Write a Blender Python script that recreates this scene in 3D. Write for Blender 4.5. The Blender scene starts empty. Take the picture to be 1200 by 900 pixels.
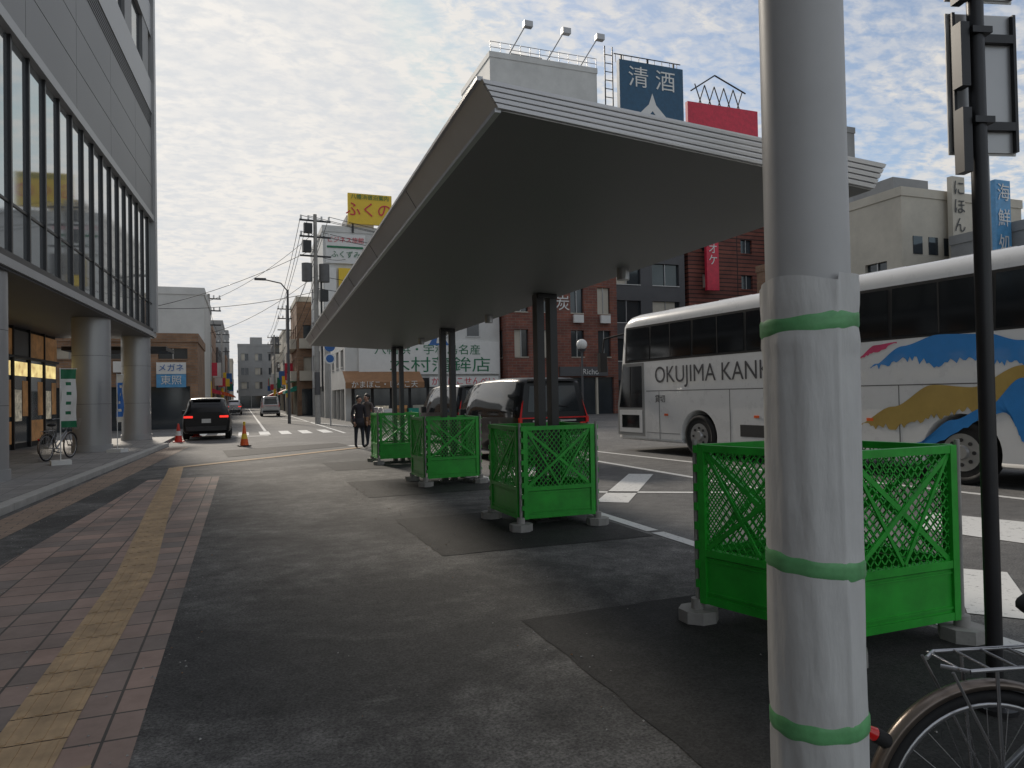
import bpy, bmesh, math, random
from mathutils import Vector, Matrix
from math import radians, sin, cos, pi
random.seed(7)
scene=bpy.context.scene
# ---------------------------------------------------------------- materials
def nodes_of(name):
    m=bpy.data.materials.new(name); m.use_nodes=True
    nt=m.node_tree; return m,nt,nt.nodes['Principled BSDF']
def M(name,col,rough=.6,metal=0.,var=.18,scale=3.,bump=0.,bscale=60.,spec=.5,emit=0,coat=0,stretch=1):
    m,nt,b=nodes_of(name); N=nt.nodes; L=nt.links
    tc=N.new('ShaderNodeTexCoord')
    n=N.new('ShaderNodeTexNoise'); n.inputs['Scale'].default_value=scale; n.inputs['Detail'].default_value=6; n.inputs['Roughness'].default_value=.65
    L.new(tc.outputs['Object'],n.inputs['Vector'])
    mx=N.new('ShaderNodeMix'); mx.data_type='RGBA'
    r=N.new('ShaderNodeMapRange'); r.inputs[1].default_value=.3; r.inputs[2].default_value=.7
    L.new(n.outputs['Fac'],r.inputs[0]); L.new(r.outputs[0],mx.inputs[0])
    mx.inputs[6].default_value=(*[max(0,c*(1-var)) for c in col],1)
    mx.inputs[7].default_value=(*[min(1,c*(1+var)) for c in col],1)
    L.new(mx.outputs[2],b.inputs['Base Color'])
    r2=N.new('ShaderNodeMapRange'); r2.inputs[3].default_value=max(.02,rough*.85); r2.inputs[4].default_value=min(1,rough*1.15)
    L.new(n.outputs['Fac'],r2.inputs[0]); L.new(r2.outputs[0],b.inputs['Roughness'])
    b.inputs['Metallic'].default_value=metal
    b.inputs['Specular IOR Level'].default_value=spec
    b.inputs['Coat Weight'].default_value=coat; b.inputs['Coat Roughness'].default_value=.05
    if emit:
        L.new(mx.outputs[2],b.inputs['Emission Color']); b.inputs['Emission Strength'].default_value=emit
    if bump:
        mp=N.new('ShaderNodeMapping'); mp.inputs['Scale'].default_value=(1,1,stretch); L.new(tc.outputs['Object'],mp.inputs[0])
        n2=N.new('ShaderNodeTexNoise'); n2.inputs['Scale'].default_value=bscale; n2.inputs['Detail'].default_value=4
        L.new(mp.outputs[0],n2.inputs['Vector'])
        bp=N.new('ShaderNodeBump'); bp.inputs['Strength'].default_value=bump; bp.inputs['Distance'].default_value=.01
        L.new(n2.outputs['Fac'],bp.inputs['Height']); L.new(bp.outputs[0],b.inputs['Normal'])
    return m
def asphalt(name,base,light,seed=0,dust=.5,lo=.46,hi=.66):
    m,nt,b=nodes_of(name); N=nt.nodes; L=nt.links
    tc=N.new('ShaderNodeTexCoord')
    mp=N.new('ShaderNodeMapping'); mp.inputs['Location'].default_value=(seed,seed*.7,0); L.new(tc.outputs['Object'],mp.inputs[0])
    def noise(s,d=6,ro=.6,dist=0):
        n=N.new('ShaderNodeTexNoise'); n.inputs['Scale'].default_value=s; n.inputs['Detail'].default_value=d; n.inputs['Roughness'].default_value=ro; n.inputs['Distortion'].default_value=dist
        L.new(mp.outputs[0],n.inputs['Vector']); return n
    big=noise(.45,8,.68,.6); mid=noise(5.,8,.7); fine=noise(70,5,.75)
    r=N.new('ShaderNodeMapRange'); r.inputs[1].default_value=lo; r.inputs[2].default_value=hi; L.new(big.outputs['Fac'],r.inputs[0])
    ml=N.new('ShaderNodeMath'); ml.operation='MULTIPLY'; L.new(r.outputs[0],ml.inputs[0]); L.new(mid.outputs['Fac'],ml.inputs[1])
    m2=N.new('ShaderNodeMath'); m2.operation='MULTIPLY'; L.new(ml.outputs[0],m2.inputs[0]); m2.inputs[1].default_value=dust*2
    mx=N.new('ShaderNodeMix'); mx.data_type='RGBA'; L.new(m2.outputs[0],mx.inputs[0])
    mx.inputs[6].default_value=(base,base*.985,base*.965,1); mx.inputs[7].default_value=(light,light*.975,light*.93,1)
    rf=N.new('ShaderNodeMapRange'); rf.inputs[1].default_value=.3; rf.inputs[2].default_value=.7; rf.inputs[3].default_value=.2; rf.inputs[4].default_value=1.9; L.new(fine.outputs['Fac'],rf.inputs[0])
    sc=N.new('ShaderNodeVectorMath'); sc.operation='SCALE'; L.new(mx.outputs[2],sc.inputs[0]); L.new(rf.outputs[0],sc.inputs['Scale'])
    rm=N.new('ShaderNodeMapRange'); rm.inputs[1].default_value=.3; rm.inputs[2].default_value=.7; rm.inputs[3].default_value=.72; rm.inputs[4].default_value=1.28; L.new(mid.outputs['Fac'],rm.inputs[0])
    s2=N.new('ShaderNodeVectorMath'); s2.operation='SCALE'; L.new(sc.outputs[0],s2.inputs[0]); L.new(rm.outputs[0],s2.inputs['Scale'])
    L.new(s2.outputs[0],b.inputs['Base Color'])
    b.inputs['Roughness'].default_value=.8; b.inputs['Specular IOR Level'].default_value=.4
    bp=N.new('ShaderNodeBump'); bp.inputs['Strength'].default_value=.8; bp.inputs['Distance'].default_value=.009
    L.new(fine.outputs['Fac'],bp.inputs['Height']); L.new(bp.outputs[0],b.inputs['Normal'])
    return m
def bricks(name,c1,c2,mort,w,h,ms,offset=0.,vertical=False,rough=.75,rot=0):
    m,nt,b=nodes_of(name); N=nt.nodes; L=nt.links
    tc=N.new('ShaderNodeTexCoord')
    mp=N.new('ShaderNodeMapping'); mp.inputs['Rotation'].default_value=(0,0,rot); L.new(tc.outputs['Object'],mp.inputs[0]); vec=mp.outputs[0]
    if vertical:
        sx=N.new('ShaderNodeSeparateXYZ'); L.new(vec,sx.inputs[0]); a=N.new('ShaderNodeMath'); L.new(sx.outputs[0],a.inputs[0]); L.new(sx.outputs[1],a.inputs[1])
        cx=N.new('ShaderNodeCombineXYZ'); L.new(a.outputs[0],cx.inputs[0]); L.new(sx.outputs[2],cx.inputs[1]); vec=cx.outputs[0]
    bt=N.new('ShaderNodeTexBrick'); L.new(vec,bt.inputs['Vector']); bt.offset=offset
    bt.inputs['Scale'].default_value=1; bt.inputs['Brick Width'].default_value=w; bt.inputs['Row Height'].default_value=h; bt.inputs['Mortar Size'].default_value=ms; bt.inputs['Mortar Smooth'].default_value=.2
    bt.inputs['Color1'].default_value=(*c1,1); bt.inputs['Color2'].default_value=(*c2,1); bt.inputs['Mortar'].default_value=(*mort,1)
    n=N.new('ShaderNodeTexNoise'); n.inputs['Scale'].default_value=.9; n.inputs['Detail'].default_value=10; n.inputs['Roughness'].default_value=.75; L.new(tc.outputs['Object'],n.inputs['Vector'])
    r=N.new('ShaderNodeMapRange'); r.inputs[1].default_value=.3; r.inputs[2].default_value=.7; r.inputs[3].default_value=.62; r.inputs[4].default_value=1.25; L.new(n.outputs['Fac'],r.inputs[0])
    s=N.new('ShaderNodeVectorMath'); s.operation='SCALE'; L.new(bt.outputs['Color'],s.inputs[0]); L.new(r.outputs[0],s.inputs['Scale'])
    L.new(s.outputs[0],b.inputs['Base Color']); b.inputs['Roughness'].default_value=rough
    bp=N.new('ShaderNodeBump'); bp.inputs['Strength'].default_value=.4; bp.inputs['Distance'].default_value=.004; bp.invert=True
    L.new(bt.outputs['Fac'],bp.inputs['Height']); L.new(bp.outputs[0],b.inputs['Normal'])
    return m
def paintmat(name,col,wear=.5):
    m,nt,b=nodes_of(name); N=nt.nodes; L=nt.links
    tc=N.new('ShaderNodeTexCoord'); n=N.new('ShaderNodeTexNoise'); n.inputs['Scale'].default_value=14; n.inputs['Detail'].default_value=9; n.inputs['Roughness'].default_value=.8; L.new(tc.outputs['Object'],n.inputs['Vector'])
    r=N.new('ShaderNodeMapRange'); r.inputs[1].default_value=wear; r.inputs[2].default_value=wear+.12; L.new(n.outputs['Fac'],r.inputs[0])
    mx=N.new('ShaderNodeMix'); mx.data_type='RGBA'; L.new(r.outputs[0],mx.inputs[0]); mx.inputs[6].default_value=(*col,1); mx.inputs[7].default_value=(.12,.12,.115,1)
    L.new(mx.outputs[2],b.inputs['Base Color']); b.inputs['Roughness'].default_value=.7
    return m
green=M('barrier_green',(.024,.40,.035),.42,var=.22,scale=5)
alu=M('aluminium_grey',(.42,.42,.42),.38,.6,var=.06)
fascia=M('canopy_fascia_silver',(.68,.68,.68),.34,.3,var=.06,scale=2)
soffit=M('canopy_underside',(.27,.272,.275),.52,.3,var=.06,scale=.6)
dkmetal=M('dark_bronze_metal',(.035,.035,.037),.4,.3)
blk=M('black_rubber',(.014,.014,.015),.75)
glassdk=M('dark_glass',(.012,.014,.016),.07,0,var=.1,spec=.55)
glasswin=M('window_glass',(.05,.06,.07),.08,.35,var=.3,scale=.3,spec=.8)
curt=M('curtain_wall_glass',(.46,.48,.49),.05,.8,var=.12,scale=.2)
whitep=M('white_paint',(.74,.745,.75),.28,var=.03,coat=.3)
white=M('white_wall',(.62,.62,.60),.7,var=.12,scale=.6)
offw=M('cream_wall',(.54,.50,.42),.75,var=.14,scale=.6)
grey=M('grey_wall',(.30,.30,.295),.7,var=.14,scale=.6)
dgrey=M('dark_grey_wall',(.09,.09,.095),.6,var=.15,scale=.8)
conc=M('concrete',(.34,.33,.31),.85,var=.2,scale=4,bump=.3)
panelg=M('building_panel_grey',(.225,.225,.225),.5,.2,var=.07,scale=.5)
panell=M('building_panel_light',(.40,.40,.40),.45,.2,var=.07,scale=.5)
panelm=M('column_cladding',(.42,.42,.42),.4,.4,var=.06,scale=.5)
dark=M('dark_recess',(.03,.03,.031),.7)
redm=M('red_sign',(.60,.025,.06),.45)
redl=M('red_lens',(.40,.008,.008),.15,emit=.15,coat=.5)
brake=M('lit_brake_lamp',(.8,.03,.02),.2,emit=1.2)
yel=M('yellow_sign',(.80,.55,.04),.45,var=.05)
blue=M('blue_sign',(.02,.12,.38),.4)
lblue=M('light_blue_sign',(.10,.32,.58),.4)
navy=M('navy_sign',(.022,.09,.17),.5)
signw=M('sign_white',(.72,.72,.70),.45,var=.05)
greent=M('green_lettering',(.01,.16,.07),.5)
brownaw=M('brown_awning',(.30,.16,.08),.8)
tealaw=M('teal_awning',(.03,.30,.22),.8)
orange=M('orange_plastic',(.80,.12,.02),.45)
brick=bricks('red_brick_wall',(.25,.085,.055),(.17,.06,.045),(.19,.16,.14),.6,.2,.015,.5,True)
slat=bricks('red_slat_wall',(.24,.08,.055),(.18,.06,.045),(.03,.02,.02),6.,.35,.05,0,True)
tanbrick=bricks('tan_brick_wall',(.34,.20,.12),(.26,.15,.09),(.22,.19,.16),.5,.15,.012,.5,True)
skin=M('skin',(.50,.30,.22),.55,var=.05); coatm=M('dark_coat',(.03,.027,.033),.85); jean=M('trousers',(.035,.04,.055),.85); hairm=M('hair_black',(.012,.01,.009),.5); coat2=M('grey_coat',(.12,.10,.095),.85)
# ---------------------------------------------------------------- mesh builder
class MB:
    def __init__(s): s.v=[];s.f=[];s.m=[];s.sm=[];s.mats=[]
    def mi(s,m):
        if m not in s.mats: s.mats.append(m)
        return s.mats.index(m)
    def add(s,vs,fs,m,smooth=False):
        o=len(s.v); s.v+= [tuple(v) for v in vs]; i=s.mi(m)
        for f in fs: s.f.append(tuple(o+k for k in f)); s.m.append(i); s.sm.append(smooth)
    def box(s,x0,x1,y0,y1,z0,z1,m):
        s.add([(x0,y0,z0),(x1,y0,z0),(x1,y1,z0),(x0,y1,z0),(x0,y0,z1),(x1,y0,z1),(x1,y1,z1),(x0,y1,z1)],
              [(0,3,2,1),(4,5,6,7),(0,1,5,4),(1,2,6,5),(2,3,7,6),(3,0,4,7)],m)
    def poly(s,pts,m): s.add(pts,[tuple(range(len(pts)))],m)
    def prism(s,p2,z0,z1,m):
        n=len(p2); s.add([(x,y,z0) for x,y in p2]+[(x,y,z1) for x,y in p2],[tuple(range(n-1,-1,-1)),tuple(range(n,2*n))]+[(i,(i+1)%n,n+(i+1)%n,n+i) for i in range(n)],m)
    def beam(s,p,q,w,h,m,up=(0,0,1)):
        p=Vector(p);q=Vector(q);d=(q-p).normalized();u=Vector(up)
        if abs(d.dot(u))>.98: u=Vector((1,0,0))
        r=d.cross(u).normalized();u=r.cross(d)
        vs=[c+r*a*w/2+u*b*h/2 for c in(p,q) for a,b in((-1,-1),(1,-1),(1,1),(-1,1))]
        s.add(vs,[(3,2,1,0),(4,5,6,7),(0,1,5,4),(1,2,6,5),(2,3,7,6),(3,0,4,7)],m)
    def rod(s,p,q,r,m,n=10,r2=None,caps=True):
        r2=r if r2 is None else r2; p=Vector(p);q=Vector(q);d=(q-p).normalized();u=Vector((0,0,1)) if abs(d.z)<.9 else Vector((1,0,0))
        a=d.cross(u).normalized();b=d.cross(a)
        vs=[p+(a*cos(2*pi*i/n)+b*sin(2*pi*i/n))*r for i in range(n)]+[q+(a*cos(2*pi*i/n)+b*sin(2*pi*i/n))*r2 for i in range(n)]
        s.add(vs,[(i,n+i,n+(i+1)%n,(i+1)%n) for i in range(n)],m,True)
        if caps: s.add(vs,[tuple(range(n)),tuple(range(2*n-1,n-1,-1))],m)
    def tube(s,pts,r,m,n=8):
        for a,b in zip(pts[:-1],pts[1:]): s.rod(a,b,r,m,n)
    def torus(s,c,ax,R,r,m,n=40,k=8,a0=0,a1=2*pi,flat=1.):
        c=Vector(c);ax=Vector(ax).normalized();u=Vector((0,0,1)) if abs(ax.z)<.9 else Vector((1,0,0))
        a=ax.cross(u).normalized();b=a.cross(ax)*-1
        vs=[]
        for i in range(n):
            t=a0+(a1-a0)*i/n; rd=a*cos(t)+b*sin(t)
            for j in range(k):
                p=2*pi*j/k; vs.append(c+rd*(R+r*cos(p))+ax*r*flat*sin(p))
        fs=[]
        for i in range(n):
            i2=(i+1)%n
            for j in range(k): fs.append((i*k+j,i2*k+j,i2*k+(j+1)%k,i*k+(j+1)%k))
        s.add(vs,fs,m,True)
    def sphere(s,c,r,m,n=14,sc=(1,1,1)):
        vs=[];k=n//2+1
        for i in range(k+1):
            t=pi*i/k
            for j in range(n): p=2*pi*j/n; vs.append((c[0]+r*sc[0]*sin(t)*cos(p),c[1]+r*sc[1]*sin(t)*sin(p),c[2]+r*sc[2]*cos(t)))
        s.add(vs,[(i*n+j,(i+1)*n+j,(i+1)*n+(j+1)%n,i*n+(j+1)%n) for i in range(k) for j in range(n)],m,True)
    def loft(s,secs,m,matfn=None,caps=True,smooth=True):
        n=len(secs[0]); vs=[p for sec in secs for p in sec]
        o=len(s.v); s.v+=[tuple(v) for v in vs]
        for i in range(len(secs)-1):
            for j in range(n):
                mm=matfn(i,j) if matfn else m
                s.f.append((o+i*n+j,o+i*n+(j+1)%n,o+(i+1)*n+(j+1)%n,o+(i+1)*n+j)); s.m.append(s.mi(mm or m)); s.sm.append(smooth)
        if caps:
            s.f.append(tuple(o+j for j in range(n-1,-1,-1))); s.m.append(s.mi(m)); s.sm.append(False)
            s.f.append(tuple(o+(len(secs)-1)*n+j for j in range(n))); s.m.append(s.mi(m)); s.sm.append(False)
    def build(s,name,mat=None,bevel=0,recalc=False):
        me=bpy.data.meshes.new(name); me.from_pydata(s.v,[],s.f)
        for m in s.mats: me.materials.append(m)
        me.polygons.foreach_set('material_index',s.m); me.polygons.foreach_set('use_smooth',s.sm); me.update()
        if recalc:
            bm=bmesh.new(); bm.from_mesh(me); bmesh.ops.recalc_face_normals(bm,faces=bm.faces); bm.to_mesh(me); bm.free()
        ob=bpy.data.objects.new(name,me); scene.collection.objects.link(ob)
        if mat is not None: ob.matrix_basis=mat
        if bevel:
            b=ob.modifiers.new('bevel','BEVEL'); b.width=bevel; b.segments=2; b.limit_method='ANGLE'
        return ob
def text(body,size,loc,xd,up,mat,parent=None,name='lettering',align='CENTER',ext=.003,sx=1.):
    cu=bpy.data.curves.new(name,'FONT'); cu.body=body; cu.size=size; cu.align_x=align; cu.align_y='CENTER'; cu.extrude=ext; cu.materials.append(mat)
    ob=bpy.data.objects.new(name,cu); scene.collection.objects.link(ob)
    x=Vector(xd).normalized();u=Vector(up).normalized();z=x.cross(u)
    R=Matrix((x*sx,u,z)).transposed().to_4x4(); R.translation=Vector(loc)
    if parent: ob.parent=parent
    ob.matrix_basis=R
    return ob
def frame(x,y,rz,z=0): return Matrix.Translation((x,y,z))@Matrix.Rotation(rz,4,'Z')
def cut(ob,cyls):
    for (c,ax,r,l) in cyls:
        mb=MB(); c=Vector(c);a=Vector(ax)*l/2; mb.rod(c-a,c+a,r,dark,40)
        co=mb.build('cutter',recalc=True)
        bm=bmesh.new(); bm.from_mesh(co.data); bmesh.ops.remove_doubles(bm,verts=bm.verts,dist=1e-5); bmesh.ops.recalc_face_normals(bm,faces=bm.faces); bm.to_mesh(co.data); bm.free()
        md=ob.modifiers.new('b','BOOLEAN'); md.operation='DIFFERENCE'; md.object=co; md.solver='EXACT'
        bpy.context.view_layer.update()
        me=bpy.data.meshes.new_from_object(ob.evaluated_get(bpy.context.evaluated_depsgraph_get()))
        ob.modifiers.clear(); ob.data=me; bpy.data.objects.remove(co)
def group(name,mat,parts):
    E=bpy.data.objects.new(name,None); scene.collection.objects.link(E); E.matrix_basis=mat
    for p in parts: p.parent=E
    return E
# ---------------------------------------------------------------- ground
a_road=asphalt('asphalt_road',.12,.20,0,.7); a_fore=asphalt('asphalt_forecourt',.060,.19,5,.95,.43,.66); a_new=asphalt('asphalt_patch',.027,.055,11,.4)
tile=bricks('paving_tiles',(.42,.29,.235),(.23,.195,.175),(.09,.08,.07),.3,.3,.008,0.)
tile2=bricks('paving_band',(.36,.26,.19),(.27,.20,.155),(.10,.09,.08),.3,.15,.006,.5,rot=-.054)
plinthm=bricks('plinth_tiles',(.29,.28,.27),(.24,.235,.23),(.12,.12,.12),.4,.4,.006,0,rot=-.054)
wpaint=paintmat('road_paint_white',(.68,.68,.66),.55); tact=M('tactile_yellow',(.46,.325,.19),.8,var=.28,scale=4)
kerbm=M('kerb_stone',(.42,.41,.39),.8,var=.15)
g=MB(); g.poly([(-1500,-1500,0),(1500,-1500,0),(1500,1500,0),(-1500,1500,0)],a_road); g.build('ground')
def sheet(name,pts,z,m):
    g=MB(); g.poly([(x,y,z) for x,y in pts],m); return g.build(name)
sheet('forecourt_pavement',[(-9,-12),(4.02,-12),(4.02,19.6),(3.3,21.5),(-2.0,18.6),(-2.3,24),(-9,24)],.004,a_fore)
for i,(y0,y1) in enumerate([(1.9,4.42),(6.5,8.7),(10.8,13.0),(15.2,17.3)]):
    def jag(p,q,n=14):
        return [(p[0]+(q[0]-p[0])*k/n+random.uniform(-.012,.012),p[1]+(q[1]-p[1])*k/n+random.uniform(-.012,.012)) for k in range(n)]
    c=[(1.7+.03*i,y0),(4.0,y0-.05),(4.0,y1+.03),(1.72,y1)]
    sheet('asphalt_patch',sum([jag(c[k],c[(k+1)%4]) for k in range(4)],[]),.008,a_new)
sheet('tiled_pavement',[(-2.62,-6),(-.46,-6),(-.46,15.4),(-1.74,15.4),(-2.14,7.8)],.008,tile)
sheet('paving_band',[(-3.66,-6),(-3.34,-6),(-1.72,26),(-2.40,26)],.008,tile2)
g=MB()
for k in range(33):
    y0=-6+k;y1=y0+.985; f=lambda y:(y+6)/32.6
    g.prism([(-4.1+1.48*f(y0),y0),(-3.86+1.44*f(y0),y0),(-3.86+1.44*f(y1),y1),(-4.1+1.48*f(y1),y1)],0,.115,kerbm)
g.build('kerb',bevel=.01)
g=MB(); g.prism([(-18,-8),(-4.1,-8),(-4.1,-6.02),(-2.62,26.58),(-2.6,31.8),(-18,31.8)],0,.12,plinthm); g.build('building_plinth')
g=MB(); path=[(-.90,3.4),(-.90,7.0),(-1.12,11),(-1.36,16.2),(-1.45,17.9)]
def strip(g,path,w=.3,bars=True):
    for (ax,ay),(bx,by) in zip(path[:-1],path[1:]):
        d=Vector((bx-ax,by-ay,0));L=d.length;d.normalize();r=Vector((d.y,-d.x,0));n=max(1,round(L/.3));a=Vector((ax,ay,0))
        for i in range(n):
            p=a+d*(L*i/n+.005);q=a+d*(L*(i+1)/n-.005); z=Vector((0,0,.013))
            g.poly([p-r*w/2+z,p+r*w/2+z,q+r*w/2+z,q-r*w/2+z],tact)
            if bars:
                for k in range(4):
                    o=r*((k-1.5)*w*.24); g.beam(p+o+d*.01+z,q+o-d*.01+z,.030,.010,tact)
strip(g,path)
for i in range(2):
    for j in range(2):
        x0=-1.20+.3*i;y0=2.78+.3*j
        g.box(x0+.003,x0+.297,y0+.003,y0+.297,.009,.014,tact)
        for a in range(5):
            for b in range(5): g.rod((x0+.03+a*.06,y0+.03+b*.06,.013),(x0+.03+a*.06,y0+.03+b*.06,.019),.014,tact,8,.01)
strip(g,[(-1.1,-2),(-1.05,2.76)])
strip(g,[(-1.45,17.9),(.8,19.8),(3.3,22.0)],bars=False)
g.build('tactile_paving')
def line(g,pts,w):
    for (ax,ay),(bx,by) in zip(pts[:-1],pts[1:]):
        d=Vector((bx-ax,by-ay,0)).normalized();r=Vector((d.y,-d.x,0))*w/2;z=Vector((0,0,.006));a=Vector((ax,ay,0));b=Vector((bx,by,0))
        g.poly([a-r+z,a+r+z,b+r+z,b-r+z],wpaint)
g=MB()
line(g,[(4.15,-10),(4.15,6.6)],.15); line(g,[(4.15,6.7),(4.15,15)],.15)
line(g,[(7.4,8.4),(7.4,19)],.15); line(g,[(4.75,9.9),(7.1,8.5)],.15)
for y in (5.0,8.7,12.4): line(g,[(4.75,y),(6.9,y+2.8)],.45)
line(g,[(4.6,3.2),(5.6,4.1)],.4)
g.poly([(6.7,5.6,.006),(7.7,6.2,.006),(8.3,4.6,.006),(7.9,4.5,.006),(8.0,2.2,.006),(7.6,2.2,.006),(7.45,4.4,.006),(7.0,4.3,.006)],wpaint)
line(g,[(10.9,-6),(8.3,20)],.15); line(g,[(8.2,20.2),(2.8,60)],.15)
line(g,[(1.0,37),(1.0,150)],.14); line(g,[(4.2,32),(4.0,150)],.14); line(g,[(-2.2,46),(-2.2,150)],.14)
for i in range(7): line(g,[(-1.8+i*.9,33.0),(-1.8+i*.9,36.5)],.45)
line(g,[(-2.4,32.1),(1,32.1)],.35); line(g,[(4.2,24),(7,33)],.15); line(g,[(2.2,24.5),(3.6,22.6)],.3)
g.build('road_markings')
sheet('puddle_sheen_patch',[(-.4,20.5),(3.2,23.2),(3.0,25.0),(-.6,23.4)],.0065,a_new)  # dark asphalt sheet standing in for the dark sheen of a puddle
# small loose grit and leaf litter on the paving
g=MB()
for k in range(420):
    x=random.choice((random.gauss(-.42,.12),random.gauss(1.68,.15),random.uniform(-3,4),random.gauss(-2.2,.2))); y=random.uniform(2.2,13); r=random.uniform(.003,.010)
    a=random.uniform(0,6); z=.0125
    g.add([(x+r*cos(a),y+r*sin(a),z),(x+r*cos(a+2),y+r*sin(a+2),z),(x+r*cos(a+4),y+r*sin(a+4),z),(x,y,z+r*.8)],[(0,1,3),(1,2,3),(2,0,3)],conc if k%5 else brownaw)
g.build('grit_and_litter')
# ---------------------------------------------------------------- left building (face frame)
FM=frame(-4.06,15.2,-.0545)
g=MB(); Y0,Y1=-24,15.6
g.box(-14,-.15,Y0,Y1-.02,4.05,26,panelg)
g.box(-3.4,0.0,Y0,Y1,4.0,4.05,dgrey)
g.box(-3.4,.06,Y0,Y1+.05,4.05,4.22,panell); g.box(-.15,.02,Y0,Y1,4.22,4.36,dkmetal)
g.box(-.15,-.04,Y0,Y1-.35,4.36,8.5,curt)
y=Y0+.5
while y<Y1-.5:
    g.box(-.04,.02,y-.035,y+.035,4.36,8.5,dkmetal); y+=1.0
g.box(-.04,-.015,Y0,Y1-.35,5.3,5.35,dkmetal)
g.box(-.15,.10,Y0,Y1,8.5,8.72,panell)
for k,z in enumerate((8.72,9.82,10.92)):
    y=Y0
    while y<Y1: g.box(-.15,.05,y+.01,min(y+3.59,Y1),z+.012,z+1.088,panelg); y+=3.6
g.box(-.15,-.1,Y0,Y1,12.02,12.7,dark)
for k in range(6): g.box(-.1,.03,Y0,Y1,12.06+k*.11,12.1+k*.11,panelg)
for z in range(5):
    zz=12.7+z*3.0
    g.box(-.15,.06,Y0,Y1,zz,zz+1.2,panell)
    g.box(-.15,-.06,Y0,Y1-.5,zz+1.2,zz+3.0,glasswin)
    y=Y0+1.5
    while y<Y1-1:
        g.box(-.15,.04,y,y+1.1,zz+1.2,zz+3.0,panelg); y+=3.0
g.box(-.2,.14,Y1-.4,Y1,4.22,26.5,panell)
g.box(-14.2,.08,Y0-.1,Y1+.01,26,26.6,panell)
g.box(-3.2,.4,Y1+.05,Y1+2.2,3.55,3.7,dkmetal)
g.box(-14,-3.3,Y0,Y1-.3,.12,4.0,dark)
warm=M('lit_shop_interior',(.85,.52,.22),.6,emit=1.1,var=.6,scale=2.5); poster=M('self_lit_poster',(.5,.45,.35),.5,var=.6,scale=6,emit=.25); amber=M('self_lit_amber_panel',(.45,.23,.09),.5,var=.4,scale=3,emit=.12)  # posters and amber panels get a glow of their own to brighten the shopfront
for i in range(26):
    y=Y0+.3+i*1.5
    g.box(-3.3,-3.26,y+.04,y+1.46,.3,3.0,glasswin if i%3 else curt); g.box(-3.3,-3.2,y-.04,y+.04,.12,4.0,dkmetal)
    g.box(-3.3,-3.24,y+.04,y+1.46,3.1,3.9,amber if i%4<3 else panelg)
    if i>12:
        g.box(-3.258,-3.25,y+.15,y+1.35,2.45,2.9,warm); g.box(-3.258,-3.25,y+.9,y+1.38,1.15,2.3,amber)
        if i%2: g.box(-3.258,-3.25,y+.2,y+.8,1.0,2.0,poster)
        else: g.box(-3.258,-3.252,y+.1,y+1.4,.3,1.0,amber)
g.box(-3.3,-3.18,Y0,Y1-.3,3.0,3.08,dkmetal)
for yy in (.4,8.55,15.0): 
    g.rod((-.55,yy,.12),(-.55,yy,4.0),.5,panelm,36); g.rod((-.55,yy,.12),(-.55,yy,.32),.53,panell,36)
    for z in (1.5,2.9): g.torus((-.55,yy,z),(0,0,1),.5,.004,dark,36,4)
lb=g.build('office_building',FM)
text('24-SPACE',.5,(-3.1,6.4,3.5),(0,1,0),(0,0,1),signw,lb)
# ---------------------------------------------------------------- generic buildings
def building(x0,x1,y0,y1,h,wall,fh=3.1,base=3.4,bay=2.4,ww=1.5,wh=1.5,trim=None,glass=glasswin,blank_s=False,blank_w=False,balc=False):
    g=MB(); t=.22; trim=trim or wall
    g.box(x0+t,x1-t,y0+t,y1-t,0,h-.05,glass)
    g.box(x0,x1,y1-t,y1,0,h,wall); g.box(x1-t,x1,y0+t,y1-t,0,h,wall)
    nf=max(1,int((h-base)/fh)); 
    def face(S):
        a0,a1=(x0,x1) if S else (y0+t,y1-t)
        def bx(a,b,z0,z1,m,o=0,d=0):
            if S: g.box(a,b,y0-o,y0+t-d,z0,z1,m)
            else: g.box(x0-o,x0+t-d,a,b,z0,z1,m)
        if (S and blank_s) or (not S and blank_w): bx(a0,a1,0,h,wall); return
        bx(a0,a1,base-.8,base+.75,wall)
        bx(a0,a0+.4,0,base-.8,wall); bx(a1-.4,a1,0,base-.8,wall)
        k=a0+.4+2.2
        while k<a1-.8: bx(k,k+.15,0,base-.8,trim,-.03); k+=2.3
        n=max(1,int((a1-a0)/bay)); bw=(a1-a0)/n
        for f in range(nf):
            zb=base+.75+f*fh; zt=min(h-.3,zb+wh); znext=base+.75+(f+1)*fh if f<nf-1 else h
            bx(a0,a1,zt,znext,wall)
            for i in range(n+1):
                c=a0+i*bw; wdt=bw-ww; p=max(a0,c-wdt/2); q=min(a1,c+wdt/2)
                bx(p,q,zb,zt,wall,-.004)
            for i in range(n):
                c=a0+(i+.5)*bw
                bx(c-.03,c+.03,zb,zt,alu,-.12); bx(c-ww/2,c+ww/2,zb-.06,zb,trim,.06,.05)
                if random.random()<.35: bx(c-ww/2+.02,c-ww/2+.02+ww*random.uniform(.3,.95),zb+.02,zt-.02,offw,-.19)
                if random.random()<.18: bx(c-.4,c+.4,zb-.75,zb-.15,signw,.32,.3)
            if balc: bx(a0+.2,a1-.2,zb-.8,zb+.15,trim,.6,.25)
    face(True); face(False)
    for (a,b,c,d) in ((x0-.06,x1+.06,y0-.06,y0+.2),(x0-.06,x1+.06,y1-.2,y1+.06),(x0-.06,x0+.2,y0+.2,y1-.2),(x1-.2,x1+.06,y0+.2,y1-.2)): g.box(a,b,c,d,h,h+.5,trim)
    g.box(x0+.2,x1-.2,y0+.2,y1-.2,h-.05,h+.02,grey)
    w=x1-x0
    if h>12: g.box(x0+w*.3,x0+w*.6,y0+3,y0+6,h+.02,h+2.2,grey)
    return g
t=building(-10,-2.4,44,52,4.9,tanbrick,base=3.2,fh=1.4,wh=.6,bay=2.5)
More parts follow.
